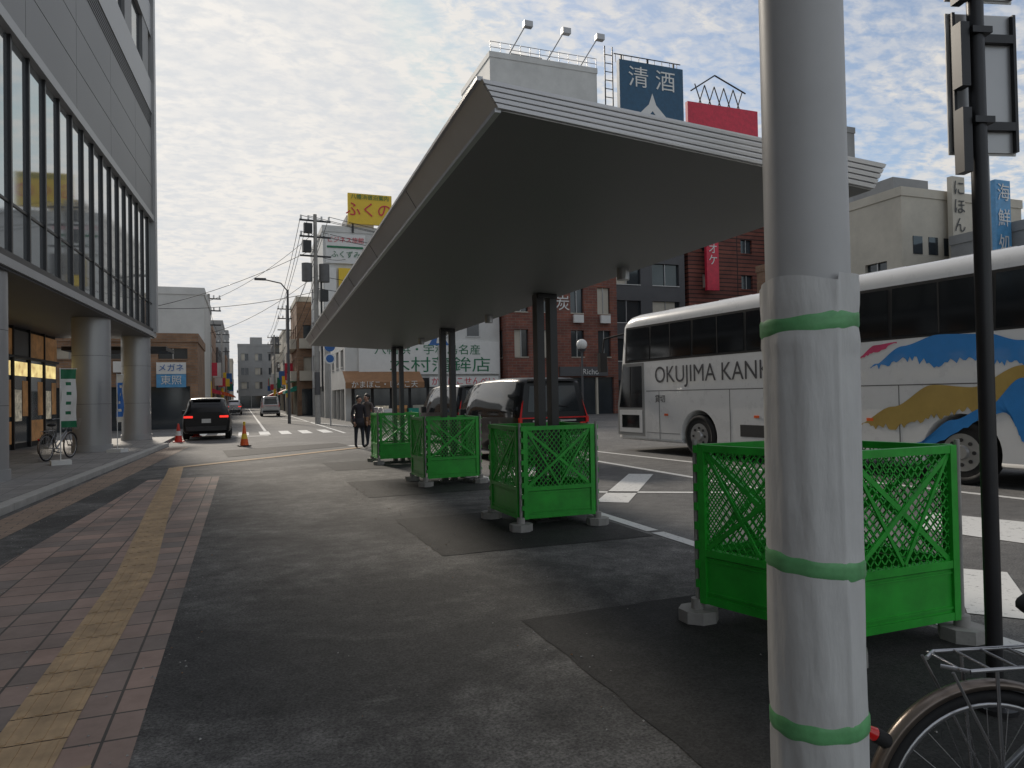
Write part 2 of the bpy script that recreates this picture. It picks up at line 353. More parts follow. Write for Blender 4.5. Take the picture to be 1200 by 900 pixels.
t.box(-4.5,-3.0,43.82,44.0,3.1,3.75,signw); t.box(-4.5,-3.0,43.80,44.0,2.35,3.08,lblue)
b=t.build('brick_shop_building'); text('メガネ',.45,(-3.75,43.77,3.42),(1,0,0),(0,0,1),blue,b); text('東照',.55,(-3.75,43.77,2.72),(1,0,0),(0,0,1),signw,b)
building(-13,-2.5,54,66,9.0,white,balc=True).build('apartment_building')
mats=[white,grey,offw,tanbrick,panell,dgrey]
def shopsigns(t,side,y,h):
    x=side; s=1 if x<0 else -1
    for k in range(2):
        c=random.choice([redm,signw,yel,blue,signw,greent]); yy=y+2+k*4.5; a,b=sorted((x,x+s*.8)); z=random.uniform(3.2,4.6)
        t.box(a,b,yy,yy+.15,z,z+random.uniform(.8,1.8),c)
    c=random.choice([brownaw,tealaw,orange,redm]); a=x;b=x+s*1.1; y0=y+1;y1=y+5.5
    t.add([(a,y0,2.9),(a,y1,2.9),(b,y1,2.4),(b,y0,2.4),(b,y1,2.15),(b,y0,2.15),(a,y0,2.4)],[(0,1,2,3),(3,2,4,5),(0,3,5,6)],c)
y=68
for i,h in enumerate((6.5,9,7.5,12,8,10,14)):
    x1=-2.6+random.uniform(-.6,.3); t=building(-14,x1,y,y+11,h,mats[(i*2+1)%6]); shopsigns(t,x1,y,h); t.build('town_building'); y+=11.8
t=building(6.2,14,59,70,15.2,white,blank_s=True)
t.box(6.4,9.6,58.8,59,12.6,15.0,signw); t.box(8.2,11.8,58.6,58.9,15.9,18.4,yel); t.box(6.5,9.4,58.74,58.8,13.85,14.0,greent); t.box(6.3,7.2,58.7,59,9.0,12.2,signw); t.box(7.4,8.6,58.7,59,10.2,12.2,yel)
t.beam((8.6,58.9,15.2),(8.6,58.9,16),.15,.15,dkmetal); t.beam((11.4,58.9,15.2),(11.4,58.9,16),.15,.15,dkmetal)
b=t.build('hotel_building'); text('ふくの',1.3,(9.9,58.55,17.0),(1,0,0),(0,0,1),redm,b); text('八幡浜宿泊案内',.45,(10,58.55,18.1),(1,0,0),(0,0,1),greent,b); text('ビジネス旅館',.5,(8,58.75,14.5),(1,0,0),(0,0,1),redm,b); text('ふくずみ',.6,(8,58.75,13.3),(1,0,0),(0,0,1),greent,b)
t=building(4.9,13,71,80,11,tanbrick,balc=True,trim=offw); shopsigns(t,4.9,71,11); t.build('apartment_building')
y=81
for i,h in enumerate((8,6.5,11,7,9,13)):
    x0=4.9+random.uniform(-.3,.6); t=building(x0,15,y,y+11,h,mats[(i*3+2)%6]); shopsigns(t,x0,y,h); t.build('town_building'); y+=11.8
building(-1,7.5,165,178,13.5,grey).build('apartment_building')
building(-9,-2,160,172,10,offw).build('town_building')
g=building(6.5,17.7,49,57.5,7.6,white,base=3.0,blank_s=True,wh=1.2)
g.box(6.9,17.3,48.93,49,.1,2.9,dark)
for k in range(8): g.box(7.1+k*1.3,8.2+k*1.3,48.9,48.95,.2,2.2,glasswin); g.box(7.2+k*1.3,8.1+k*1.3,48.85,48.9,.3,1.0,[offw,poster,amber][k%3])
g.box(7.4,17.6,48.8,49,3.15,5.5,signw); g.box(12.2,17.3,48.3,48.5,2.25,2.95,signw)
g.add([(6.3,48.9,3.4),(11.6,48.9,3.4),(11.6,47.4,2.6),(6.3,47.4,2.6),(6.3,47.4,2.2),(11.6,47.4,2.2)],[(0,3,2,1),(3,4,5,2)],brownaw)
for k in range(4): g.box(8+k*2.4,8.9+k*2.4,48.97,49.0,5.9,6.9,glasswin); g.box(7.9+k*2.4,9+k*2.4,48.95,49,5.8,5.9,alu)
for k in range(5): g.box(7+k*.9,7.7+k*.9,47.9,48.6,0,.8,[offw,orange,signw,brownaw,tealaw][k])
b=g.build('fishcake_shop')
text('八幡浜・宇和島名産',.78,(12.3,48.78,4.85),(1,0,0),(0,0,1),greent,b,sx=1.1); text('木村蒲鉾店',1.15,(13.2,48.78,3.75),(1,0,0),(0,0,1),greent,b,sx=1.3)
text('かまぼこ・じゃこ天',.5,(8.9,47.36,2.42),(1,0,0),(0,0,1),signw,b); text('かまぼこせんべい',.6,(14.7,48.28,2.6),(1,0,0),(0,0,1),redm,b)
t=building(17.9,27,48,56,12.6,brick,fh=3.3,bay=2.2,ww=1.1,wh=2.0,trim=offw,base=3.6)
t.box(18.4,21,47.85,48,1.0,2.6,signw); t.box(22,26,47.8,48,2.9,3.6,dgrey)
b=t.build('brick_building'); text('炭',1.2,(22.4,47.96,8.3),(1,0,0),(0,0,1),signw,b); text('Richo',.6,(24.5,47.75,3.2),(1,0,0),(0,0,1),signw,b)
building(27.2,34.6,50,58,16,dgrey,bay=3.4,ww=2.6,wh=1.8,trim=white).build('office_block')
t=building(35.0,43,50,60,19,slat,bay=4,ww=1.2,wh=1.2)
t.box(36.2,37.4,49.1,49.4,10.0,15.6,redm); b=t.build('karaoke_building'); text('カ\nラ\nオ\nケ',.95,(36.8,49.05,13.9),(1,0,0),(0,0,1),signw,b)
t=building(20.7,31.3,58.5,67,31.5,white,blank_s=True,blank_w=True)
for k,x in enumerate((22.5,26.2,29.6)):
    t.rod((x,58.6,31.9),(x+1.2,57.2,34.2),.05,alu); t.box(x+.9,x+1.7,56.8,57.3,33.9,34.4,alu)
for z in (32.4,32.9): t.rod((20.7,58.5,z),(31.3,58.5,z),.03,alu,6)
for x in range(12): t.rod((20.8+x*.95,58.5,31.9),(20.8+x*.95,58.5,32.9),.03,alu,6)
for k in range(10): t.rod((31.9,58,26+.8*k),(32.7,58,26+.8*k),.04,dkmetal,6)
t.rod((31.9,58,24),(31.9,58,34),.06,dkmetal,6); t.rod((32.7,58,24),(32.7,58,34),.06,dkmetal,6)
t.build('tall_white_building')
t=building(31.5,41,58.6,68,26.3,grey,blank_s=True)
t.box(33.2,40.2,57.6,58.1,26.8,32.8,navy)
for x in (33.8,36.7,39.6): t.beam((x,58.3,25),(x,58.3,33.6),.15,.15,dkmetal)
t.rod((33.0,58.3,33.6),(40.4,58.3,33.6),.05,dkmetal,6)
for x in range(9): t.rod((33.2+x*.85,58.3,32.8),(33.2+x*.85,58.3,33.6),.03,dkmetal,6)
t.add([(36.7,57.57,30.0),(36.3,57.57,28.9),(34.2,57.57,26.9),(35.5,57.57,26.9),(36.7,57.57,28.3),(37.9,57.57,26.9),(39.2,57.57,26.9),(37.1,57.57,28.9)],[(0,1,2,3,4),(0,4,5,6,7)],signw)
b=t.build('brewery_sign_building'); text('清 酒',2.1,(36.7,57.55,31.2),(1,0,0),(0,0,1),signw,b,sx=1.1)
t=building(41.4,51,60,70,26,grey); t.box(41.8,50.4,59.2,59.6,25.8,30.6,redm)
for k in range(5):
    t.rod((44+k*1.2,61,30.2),(45.2+k*1.2,61,33.4),.06,dkmetal,6); t.rod((45.2+k*1.2,61,30.2),(44+k*1.2,61,33.4),.06,dkmetal,6)
t.rod((43.5,61,32.6),(46.5,61,34.6),.08,dkmetal,6); t.rod((46.5,61,34.6),(50.4,61,33.2),.08,dkmetal,6); t.rod((43,61,31.2),(50.2,61,31.2),.07,dkmetal,6)
t.build('rooftop_sign_building')
building(44.2,49.4,46,58,23.5,grey,bay=2.6).build('office_block')
building(37,44,36,44,10.6,tanbrick).build('town_building')
t=building(34.2,44,28.8,35.5,12.2,offw,blank_s=True)
for k in range(3): t.box(35+k*1.2,35.7+k*1.2,28.76,28.8,9.0,10.0,glasswin)
t.box(37.4,38.4,28.2,28.5,7.0,13.4,offw); b=t.build('cream_building')
for k,ch in enumerate('にほんばし'): text(ch,.95,(37.9,28.15,12.7-k*1.05),(1,0,0),(0,0,1),dkmetal,b)
t=building(36.9,50,22,28.0,9.4,grey); t.box(35.7,36.8,24.6,24.85,7.6,12.0,lblue); t.beam((36.8,24.7,8.5),(37.0,24.7,8.5),.1,.1,dkmetal); b=t.build('town_building')
for k,ch in enumerate('海鮮処'): text(ch,.95,(36.25,24.56,11.3-k*1.3),(1,0,0),(0,0,1),signw,b)
building(36,48,8,20,8.5,offw).build('town_building')
building(34,48,-14,6,10,panell).build('town_building')
# ---------------------------------------------------------------- canopy
g=MB()
NL,NR,FR,FL=(1.14,3.12,2.85),(3.56,3.20,2.70),(3.72,17.6,2.70),(1.55,18.0,2.83)
oNL,oNR,oFR,oFL=(1.06,3.14,3.0),(3.64,3.17,2.86),(3.80,17.7,2.86),(1.46,18.1,3.0)
def seg(a,b,t): return tuple(a[i]+(b[i]-a[i])*t for i in range(3))
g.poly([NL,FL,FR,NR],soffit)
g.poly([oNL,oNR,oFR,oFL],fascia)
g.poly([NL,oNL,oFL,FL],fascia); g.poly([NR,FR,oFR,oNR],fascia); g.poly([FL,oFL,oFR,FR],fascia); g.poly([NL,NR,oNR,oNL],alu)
for k in range(5):
    t0=.04+k*.19; a=seg(NL,oNL,t0);b=seg(NR,oNR,t0);c=seg(NR,oNR,t0+.14);d=seg(NL,oNL,t0+.14)
    f=lambda p,o:(p[0],p[1]-o,p[2])
    g.add([f(a,.002),f(b,.002),f(c,.002),f(d,.002),f(a,.018),f(b,.018),f(c,.018),f(d,.018)],[(4,5,6,7),(0,1,5,4),(3,7,6,2),(0,4,7,3),(1,2,6,5)],fascia)
for p,q in ((NL,FL),(oNL,oFL)): g.beam(p,q,.03,.02,fascia)
for k in range(1,8):
    a=seg(NL,FL,k/8);b=seg(oNL,oFL,k/8); g.beam((a[0]-.001,a[1],a[2]),(b[0]-.001,b[1],b[2]),.005,.004,dgrey)
for y in (3.5,7.8,12.15,16.5):
    for dx in (-.085,.085):
        g.box(3.40+dx-.045,3.40+dx+.045,y-.07,y+.07,0,2.71,dkmetal)
    g.box(3.2,3.6,y-.12,y+.12,0.0,.03,dkmetal); g.box(3.28,3.52,y-.1,y+.1,2.66,2.705,dkmetal)
for y in (6.0,10.0,14.3): g.rod((3.45,y,2.6),(3.45,y,2.715),.06,alu,14)
g.build('bus_stop_canopy',recalc=True)
# ---------------------------------------------------------------- barriers
def barrier(corners):
    g=MB(); z0,zm,z1=.13,.46,1.16
    n=4
    for i in range(n):
        A=Vector((*corners[i],0));B=Vector((*corners[(i+1)%n],0));d=(B-A).normalized();A=A+d*.035;B=B-d*.035;L=(B-A).length;nr=Vector((d.y,-d.x,0))
        P=lambda s,z,o=0:A+d*s+nr*o+Vector((0,0,z))
        for s in (.025,L-.025): g.beam(P(s,z0),P(s,z1),.05,.05,green,up=nr)
        for z in (z0+.025,zm,z1-.025): g.beam(P(.05,z),P(L-.05,z),.045,.045,green)
        g.beam(P(.05,(z0+zm)/2),P(L-.05,(z0+zm)/2),.016,zm-z0-.06,green)
        g.beam(P(.05,z0+.075),P(L-.05,z0+.075),.034,.012,green); g.beam(P(.05,zm-.05),P(L-.05,zm-.05),.030,.010,green)
        for k in range(14):
            s=.1+(L-.2)*k/13; g.beam(P(s,z0+.03),P(s,z0+.07),.030,.008,green,up=nr)
        a,b,c,e=.05,L-.05,zm+.02,z1-.05
        mid=(a+b)/2
        for s0,s1 in ((a,b),(b,a)): g.beam(P(s0,c,.004 if s0==a else -.004),P(s1,e,.004 if s0==a else -.004),.016,.030,green,up=(0,0,1))
        for s0,s1 in ((a,mid),(b,mid)): g.beam(P(s0,e,.007),P(s1,c,.007),.012,.020,green)
        sp=.055;k=-14
        while k*sp<(b-a)+(e-c):
            for sg in (1,-1):
                s0=a+k*sp if sg==1 else b-k*sp
                sl=.8*sg
                za=c+(a-s0)/sl; zb=c+(b-s0)/sl
                q0,q1=max(c,min(za,zb)),min(e,max(za,zb))
                if q1-q0>.03: g.beam(P(s0+sl*(q0-c),q0),P(s0+sl*(q1-c),q1),.005,.008,green)
            k+=1
        for k in range(8): 
            z=z0+.1+k*.125; g.beam(P(-.012,z),P(-.012,z+.05),.03,.06,green,up=nr)
    for x,y in corners: 
        g.prism([(x+.13*cos(t*pi/4+.4),y+.13*sin(t*pi/4+.4)) for t in range(8)],.008,.085,conc); g.rod((x,y,.08),(x,y,.15),.045,conc,12); g.rod((x,y,.1),(x,y,1.19),.016,conc,8)
    return g.build('green_mesh_barrier')
barrier([(3.06,3.02),(3.98,3.02),(3.76,3.98),(2.78,3.95)])
barrier([(2.86,7.33),(3.80,7.31),(3.80,8.28),(2.84,8.27)])
barrier([(2.86,11.70),(3.84,11.72),(3.86,12.65),(2.84,12.64)])
barrier([(2.84,16.05),(3.80,16.05),(3.82,17.0),(2.86,17.0)])
# ---------------------------------------------------------------- wrapped pole
g=MB(); wrap=M('foam_wrap_sheet',(.64,.64,.625),.55,var=.07,scale=6,bump=.5,bscale=28,stretch=.25); polem=M('pole_white_grey',(.54,.54,.535),.45,var=.06); tape=M('green_tape',(.15,.44,.18),.4,var=.25,scale=14)
g.rod((0,0,0),(0,0,6),.102,polem,40,.098)
def wr(t,z):
    r=.114+.0022*sin(3*t+z*2)+.0018*sin(11*t+5*sin(z*1.3)+z*3)*abs(sin(z*3.1+t))
    r+=.005*math.exp(-(((t-4.6-.05*sin(z*3)+pi)%(2*pi)-pi)/.05)**2)
    if z>1.6: r+=.003*(1+sin(4*t))
    return r
rows=90; n=128; secs=[]
for i in range(rows+1):
    z=.0+1.77*i/rows; pin=0
    for tz in (1.665,1.07,.68): pin=max(pin,math.exp(-((z-tz)/.035)**2))
    sec=[]
    for j in range(n):
        t=2*pi*j/n; r=wr(t,z)*(1-pin)+.1145*pin; zz=z+(0.010*sin(t*2+1)+.02*(1 if 4.6<t<5.4 else 0) if i==rows else 0)
        sec.append((r*cos(t),r*sin(t),zz))
    secs.append(sec)
g.loft(secs,wrap,caps=False)
for tz,tl in ((1.665,.008),(1.07,-.010),(.68,.006)):
    secs=[[( (.1172 if 0<a<5 else .1135)*cos(2*pi*j/96),(.1172 if 0<a<5 else .1135)*sin(2*pi*j/96),tz+(a-2.5)*.0092+tl*cos(2*pi*j/96+.5)+.0018*sin(9*j/96*2*pi+a)) for j in range(96)] for a in range(6)]
    g.loft(secs,tape,caps=False)
g.build('wrapped_pole',frame(1.347,1.414,0))
g=MB(); g.rod((0,0,0),(0,0,4.2),.035,dkmetal,16); g.rod((0,0,0),(0,0,.03),.09,dkmetal,16)
for z0,z1,w in ((2.62,3.28,.33),(3.36,4.1,.33)):
    g.box(-w/2+.08,w/2+.08,.062,.072,z0,z1,alu)
    g.box(-w/2+.07,w/2+.09,.072,.078,z0-.01,z1+.01,signw)
    for z in (z0+.12,z1-.12): g.box(-w/2+.1,w/2+.06,.035,.062,z-.02,z+.02,dkmetal); g.box(-.05,.05,-.045,.035,z-.015,z+.015,dkmetal)
    for xx in(-w/2+.08,w/2+.065): g.box(xx,xx+.015,.04,.062,z0,z1,dkmetal)
for z in (2.5,2.9,3.3,3.7): g.box(-.10,-.055,-.03,.03,z,z+.3,dkmetal)
g.build('traffic_sign',frame(3.236,2.30,-.25))
g=MB(); g.rod((0,0,0),(0,0,12),.17,M('galvanised_pole',(.24,.26,.27),.5,.4),20,.11); g.tube([(0,0,11.9),(-.8,0,12.3),(-2.2,0,12.4)],.05,alu); g.box(-2.9,-2.1,-.15,.15,12.32,12.45,alu); g.box(-.3,.3,-.3,.3,0,.25,conc)
g.build('street_light',frame(15.7,11.1,0))
# ---------------------------------------------------------------- bus
BM=frame(9.37,16.9,.1013)
def rrect(x0,x1,zb,zt,r,rb,y,sh,zref=1.2,n=6):
    pts=[]
    def arc(cx,cz,rr,a0,a1): 
        for i in range(n+1):
            a=a0+(a1-a0)*i/n; pts.append((cx+rr*cos(a),cz+rr*sin(a)))
    arc(x0+rb,zb+rb,rb,1.5*pi,pi); pts.append((x0,1.15)); arc(x0+r,zt-r,r,pi,pi/2); arc(x1-r,zt-r,r,pi/2,0); pts.append((x1,1.15)); arc(x1-rb,zb+rb,rb,0,-pi/2)
    return [(x,y-sh*max(0,z-zref),z) for x,z in pts]
g=MB()
st=[(0,.30,3.30,.22,.16),(-.05,.14,3.38,.26,.16),(-.16,.05,3.46,.28,.15),(-.4,.01,3.52,.28,.12),(-.9,0,3.55,.28,.04),(-1.6,0,3.55,.28,0),(-11.6,0,3.55,.28,0),(-11.85,.04,3.5,.3,0),(-11.98,.14,3.42,.3,0)]
g.loft([rrect(i,2.5-i,.30,zt,r,.08,y,sh) for (y,i,zt,r,sh) in st],whitep)
bus=g.build('body',recalc=True)
cut(bus,[((.3,-3.3,.5),(1,0,0),.60,.9),((.3,-9.2,.5),(1,0,0),.60,.9),((2.2,-3.3,.5),(1,0,0),.6,.9),((2.2,-9.2,.5),(1,0,0),.6,.9)])
for p in bus.data.polygons: p.use_smooth=len(p.vertices)<=4
g=MB()
ex=-.007
def sp(pts,m,x=ex): g.add([(x,y,z) for y,z in pts]+[(x+.03,y,z) for y,z in pts],[tuple(range(len(pts)))]+[(i,(i+1)%len(pts),len(pts)+(i+1)%len(pts),len(pts)+i) for i in range(len(pts))],m)
sp([(-.52,2.30),(-.60,3.22),(-11.75,3.22),(-11.75,2.33)],blk,-.004)
wy=-.58
for w in (1.0,1.55,1.65,1.65,1.65,1.65,1.55):
    sp([(wy-.03,2.37),(wy-.06,3.17),(wy-w+.03,3.17),(wy-w+.03,2.37)],glassdk,-.009); 
    if w>1.2: sp([(wy-w*.5,2.37),(wy-w*.5,3.17),(wy-w*.5-.025,3.17),(wy-w*.5-.025,2.37)],blk,-.012)
    wy-=w
sp([(-.16,.42),(-.16,1.2),(-.42,2.28),(-1.32,2.28),(-1.32,.42)],grey,-.004)
sp([(-.24,1.15),(-.48,2.2),(-1.22,2.2),(-1.22,1.15)],glassdk,-.010)
sp([(-.24,.5),(-.24,1.08),(-1.22,1.08),(-1.22,.5)],whitep,-.010)
sp([(-.70,1.15),(-.74,2.2),(-.78,2.2),(-.74,1.15)],blk,-.013)
sp([(-.35,.62),(-.35,.95),(-1.1,.95),(-1.1,.62)],glassdk,-.013)
for y in (-1.9,-4.3,-5.6,-6.9,-8.2): sp([(y,.36),(y,1.55),(y-.014,1.55),(y-.014,.36)],dgrey,-.004)
sp([(-1.4,1.55),(-11.8,1.55),(-11.8,1.567),(-1.4,1.567)],dgrey,-.004); sp([(-1.4,.52),(-2.65,.52),(-2.65,.53),(-1.4,.53)],dgrey,-.004)
sp([(-4.6,.55),(-4.6,.8),(-5.3,.8),(-5.3,.55)],dark,-.006)
for y in (-2.1,-5.0,-7.6,-10.4): sp([(y,.95),(y,1.0),(y-.13,1.0),(y-.13,.95)],orange,-.012)
lb1=M('livery_blue',(.03,.22,.58),.3,var=.1,coat=.3); lg=M('livery_gold',(.40,.28,.08),.35,var=.1,coat=.3); lp=M('livery_pink',(.55,.06,.16),.3,coat=.3)
def brush(top,bot,m,x,amp=.07,n=90):
    def ev(c,t):
        k=t*(len(c)-1);i=min(int(k),len(c)-2);f=k-i; f=f*f*(3-2*f)
        return (c[i][0]+(c[i+1][0]-c[i][0])*(k-i),c[i][1]+(c[i+1][1]-c[i][1])*f)
    pt=[ev(top,i/n) for i in range(n+1)]; pb=[(a,b+random.uniform(-amp,amp)) for a,b in [ev(bot,i/n) for i in range(n+1)]]
    g.add([(x,a,b) for a,b in pt+pb],[(i,i+1,n+2+i,n+1+i) for i in range(n)],m)
brush([(-7.45,2.05),(-7.8,2.25),(-8.2,2.28)],[(-7.45,2.03),(-7.8,2.12),(-8.2,2.26)],lp,-.008,.015,20)
brush([(-7.7,1.88),(-8.3,2.2),(-8.9,2.34),(-9.6,2.30),(-10.1,2.16),(-11,1.7),(-11.85,1.35)],[(-7.7,1.86),(-8.3,1.98),(-8.9,1.88),(-9.6,1.92),(-10.1,1.80),(-11,1.3),(-11.85,.9)],lb1,-.008)
brush([(-7.4,.88),(-8.1,1.2),(-8.8,1.55),(-9.4,1.5),(-10.1,1.80),(-11,2.1),(-11.85,2.25)],[(-7.4,.84),(-8.1,.86),(-8.8,1.05),(-9.4,1.15),(-10.1,1.25),(-11,1.55),(-11.85,1.9)],lg,-.011)
brush([(-8.5,.62),(-9.1,1.0),(-9.6,1.2),(-10.1,1.62),(-11,1.9),(-11.85,1.95)],[(-8.5,.58),(-8.6,.6),(-9.9,1.12),(-10.1,.7),(-11,1.2),(-11.85,1.5)],lb1,-.014,.02)
g.add([(.35,.004,1.2),(2.15,.004,1.2),(2.15,-.30,3.1),(.35,-.30,3.1)],[(0,1,2,3)],glassdk)
g.tube([(.15,-.3,3.1),(-.12,.25,3.0),(-.15,.3,2.6)],.025,blk); g.box(-.28,-.06,.22,.36,2.1,2.62,blk)
for wx,sgn in ((.02,-1),(2.48,1)):
    for wy in (-3.3,-9.2):
        x0=wx; xi=wx-sgn*.3
        g.rod((x0,wy,.5),(xi,wy,.5),.48,blk,36); g.torus((x0-sgn*.05,wy,.5),(1,0,0),.43,.07,blk,36,8); g.rod((x0+sgn*.004,wy,.5),(x0-sgn*.1,wy,.5),.29,alu,28); g.rod((x0+sgn*.05,wy,.5),(x0,wy,.5),.10,alu,16,.12); 
        for k in range(8): a=k*pi/4; g.rod((x0+sgn*.02,wy+.19*cos(a),.5+.19*sin(a)),(x0,wy+.19*cos(a),.5+.19*sin(a)),.03,dark,8)
for yy in (-2.0,-3.8,-5.6,-7.4,-9.2): g.box(.7,1.8,yy-.5,yy+.5,3.552,3.64,whitep)
g.box(.35,2.15,-11.9,-.4,.38,.9,dark)
d=g.build('details')
E=group('tour_bus',BM,[bus,d])
text('OKUJIMA KANKO',.56,(-.009,-1.75,1.93),(0,-1,0),(0,0,1),M('bus_lettering',(.07,.07,.08),.4),E,align='LEFT',sx=.93,ext=.001)
text('貸切',.2,(-.009,-1.75,1.35),(0,-1,0),(0,0,1),dkmetal,E,align='LEFT',ext=.001)
# ---------------------------------------------------------------- cars
def car(name,mat,paint,st,hw,g0,g1,ws,wheels,rear):
    g=MB(); secs=[]
    for (y,zb,zbelt,zt,w,wt,sh) in st:
        pts=[(0,zb),(w*.9,zb),(w*.99,zb+.12),(w,zb+(zbelt-zb)*.55),(w*.97,zbelt),(wt+(w*.97-wt)*.12,max(zbelt+.01,zt-.07)),(wt*.88,max(zbelt+.015,zt-.012)),(wt*.5,max(zbelt+.02,zt+.006)),(0,max(zbelt+.02,zt+.01))]
        full=pts+[(-x,z) for x,z in pts[-2:0:-1]]
        secs.append([(x,y+sh*max(0,z-zbelt),z) for x,z in full])
    def mf(i,j):
        if g0<=i<g1 and j in (4,11): return glassdk
        if ws[0]<=i<ws[1] and j in (5,6,7,8,9,10,4,11): return glassdk
        return paint
    g.loft(secs,paint,mf)
    body=g.build('body',recalc=True)
    cut(body,[((0,wy,.33),(1,0,0),.37,3) for wy in wheels])
    g=MB()
    for wy in wheels:
        for s in (-1,1):
            x=s*(hw-.02); g.rod((x,wy,.33),(x-s*.2,wy,.33),.315,blk,28); g.torus((x-s*.03,wy,.33),(1,0,0),.28,.05,blk,28,8); g.rod((x+s*.012,wy,.33),(x-s*.1,wy,.33),.20,alu,20)
            for k in range(5): a=k*2*pi/5; g.rod((x+s*.02,wy+.13*cos(a),.33+.13*sin(a)),(x,wy+.13*cos(a),.33+.13*sin(a)),.035,dark,8)
    g.box(-hw+.22,hw-.22,.2,st[-1][0]-.3,.25,.6,dark)
    rear(g); d=g.build('details')
    return group(name,mat,[body,d])
black=M('black_car_paint',(.009,.009,.010),.30,0.,coat=.1,var=.05,spec=.3); plate=M('plate_white',(.6,.6,.58),.5)
vanst=[(0,.36,1.05,1.78,.78,.62,.13),(.07,.30,1.05,1.84,.84,.66,.13),(.3,.27,1.05,1.88,.86,.70,.05),(1.1,.25,1.04,1.90,.87,.72,0),(2.3,.25,1.02,1.89,.87,.72,0),(3.1,.25,1.0,1.84,.87,.70,0),(3.5,.25,.98,1.74,.86,.68,0),(4.15,.25,.96,1.10,.85,.62,0),(4.6,.28,.82,.92,.80,.58,0),(4.72,.36,.70,.78,.68,.5,0)]
def vanrear(g):
    yy=lambda z:-.008+.13*max(0,z-1.05)
    g.add([(-.60,yy(1.16),1.16),(.60,yy(1.16),1.16),(.52,yy(1.70),1.70),(-.52,yy(1.70),1.70)],[(0,1,2,3)],glassdk)
    g.box(-.74,.74,-.03,.0,1.02,1.045,redl); g.box(-.5,.5,-.028,0,.95,.985,alu)
    for s in (-1,1):
        a,b=sorted((s*.74,s*.80)); g.box(a,b,-.035,.05,.92,1.045,redl); a,b=sorted((s*.60,s*.74)); g.box(a,b,-.03,.05,.90,.925,redl)
        g.add([(s*.75,yy(1.05)-.02,1.05),(s*.79,yy(1.05)+.0,1.05),(s*.70,yy(1.4)+.02,1.40),(s*.68,yy(1.4)-.0,1.40)],[(0,1,2,3)],redl)
        a,b=sorted((s*.9,s*1.05)); g.box(a,b,3.15,3.3,1.0,1.2,dkmetal)
    g.box(-.165,.165,-.03,0,.70,.87,plate); g.box(-.72,.72,-.06,.02,.40,.58,dkmetal); g.box(-.6,.6,-.065,0,.62,.65,alu)
    g.box(-.55,.55,-.06,.12,1.80,1.84,dkmetal); g.rod((0,-.02,1.3),(.35,0,1.25),.008,blk)
car('black_minivan',frame(6.1,13.6,.02),black,vanst,.87,1,6,(6,8),(.95,3.75),vanrear)
car('black_minivan',frame(6.75,20.2,.03),black,vanst,.87,1,6,(6,8),(.95,3.75),vanrear)
wcar=M('white_car_paint',(.65,.65,.65),.2,coat=1.,var=.03)
car('white_van',frame(2.4,70,0),wcar,vanst,.87,1,6,(6,8),(.95,3.75),vanrear)
suv=[(0,.38,.98,1.10,.76,.60,.0),(.05,.32,1.0,1.3,.83,.60,.3),(.22,.28,1.0,1.48,.86,.62,.5),(.6,.25,1.0,1.62,.87,.64,0),(1.4,.24,.98,1.66,.88,.66,0),(2.3,.24,.97,1.63,.88,.65,0),(2.75,.24,.96,1.52,.88,.63,0),(3.5,.25,.94,1.06,.87,.62,0),(4.3,.28,.82,.92,.82,.58,0),(4.5,.36,.68,.74,.68,.5,0)]
def suvrear(g):
    g.add([(-.62,.04,1.06),(.62,.04,1.06),(.50,.40,1.50),(-.50,.40,1.50)],[(0,1,2,3)],glassdk)
    for s in (-1,1):
        a,b=sorted((s*.48,s*.80)); g.box(a,b,-.03,.05,.88,.96,brake); a,b=sorted((s*.9,s*1.05)); g.box(a,b,2.55,2.7,.98,1.15,dkmetal)
    g.box(-.165,.165,-.03,0,.68,.84,plate); g.box(-.72,.72,-.05,.02,.38,.55,dkmetal); g.box(-.52,.52,.36,.62,1.57,1.61,dkmetal)
car('dark_suv',frame(-1.35,30.0,0),black,suv,.88,2,6,(6,7),(.85,3.5),suvrear)
car('silver_car',frame(-1.0,84,0),M('silver_paint',(.4,.4,.42),.25,.6,coat=.6),suv,.88,2,6,(6,7),(.85,3.5),suvrear)
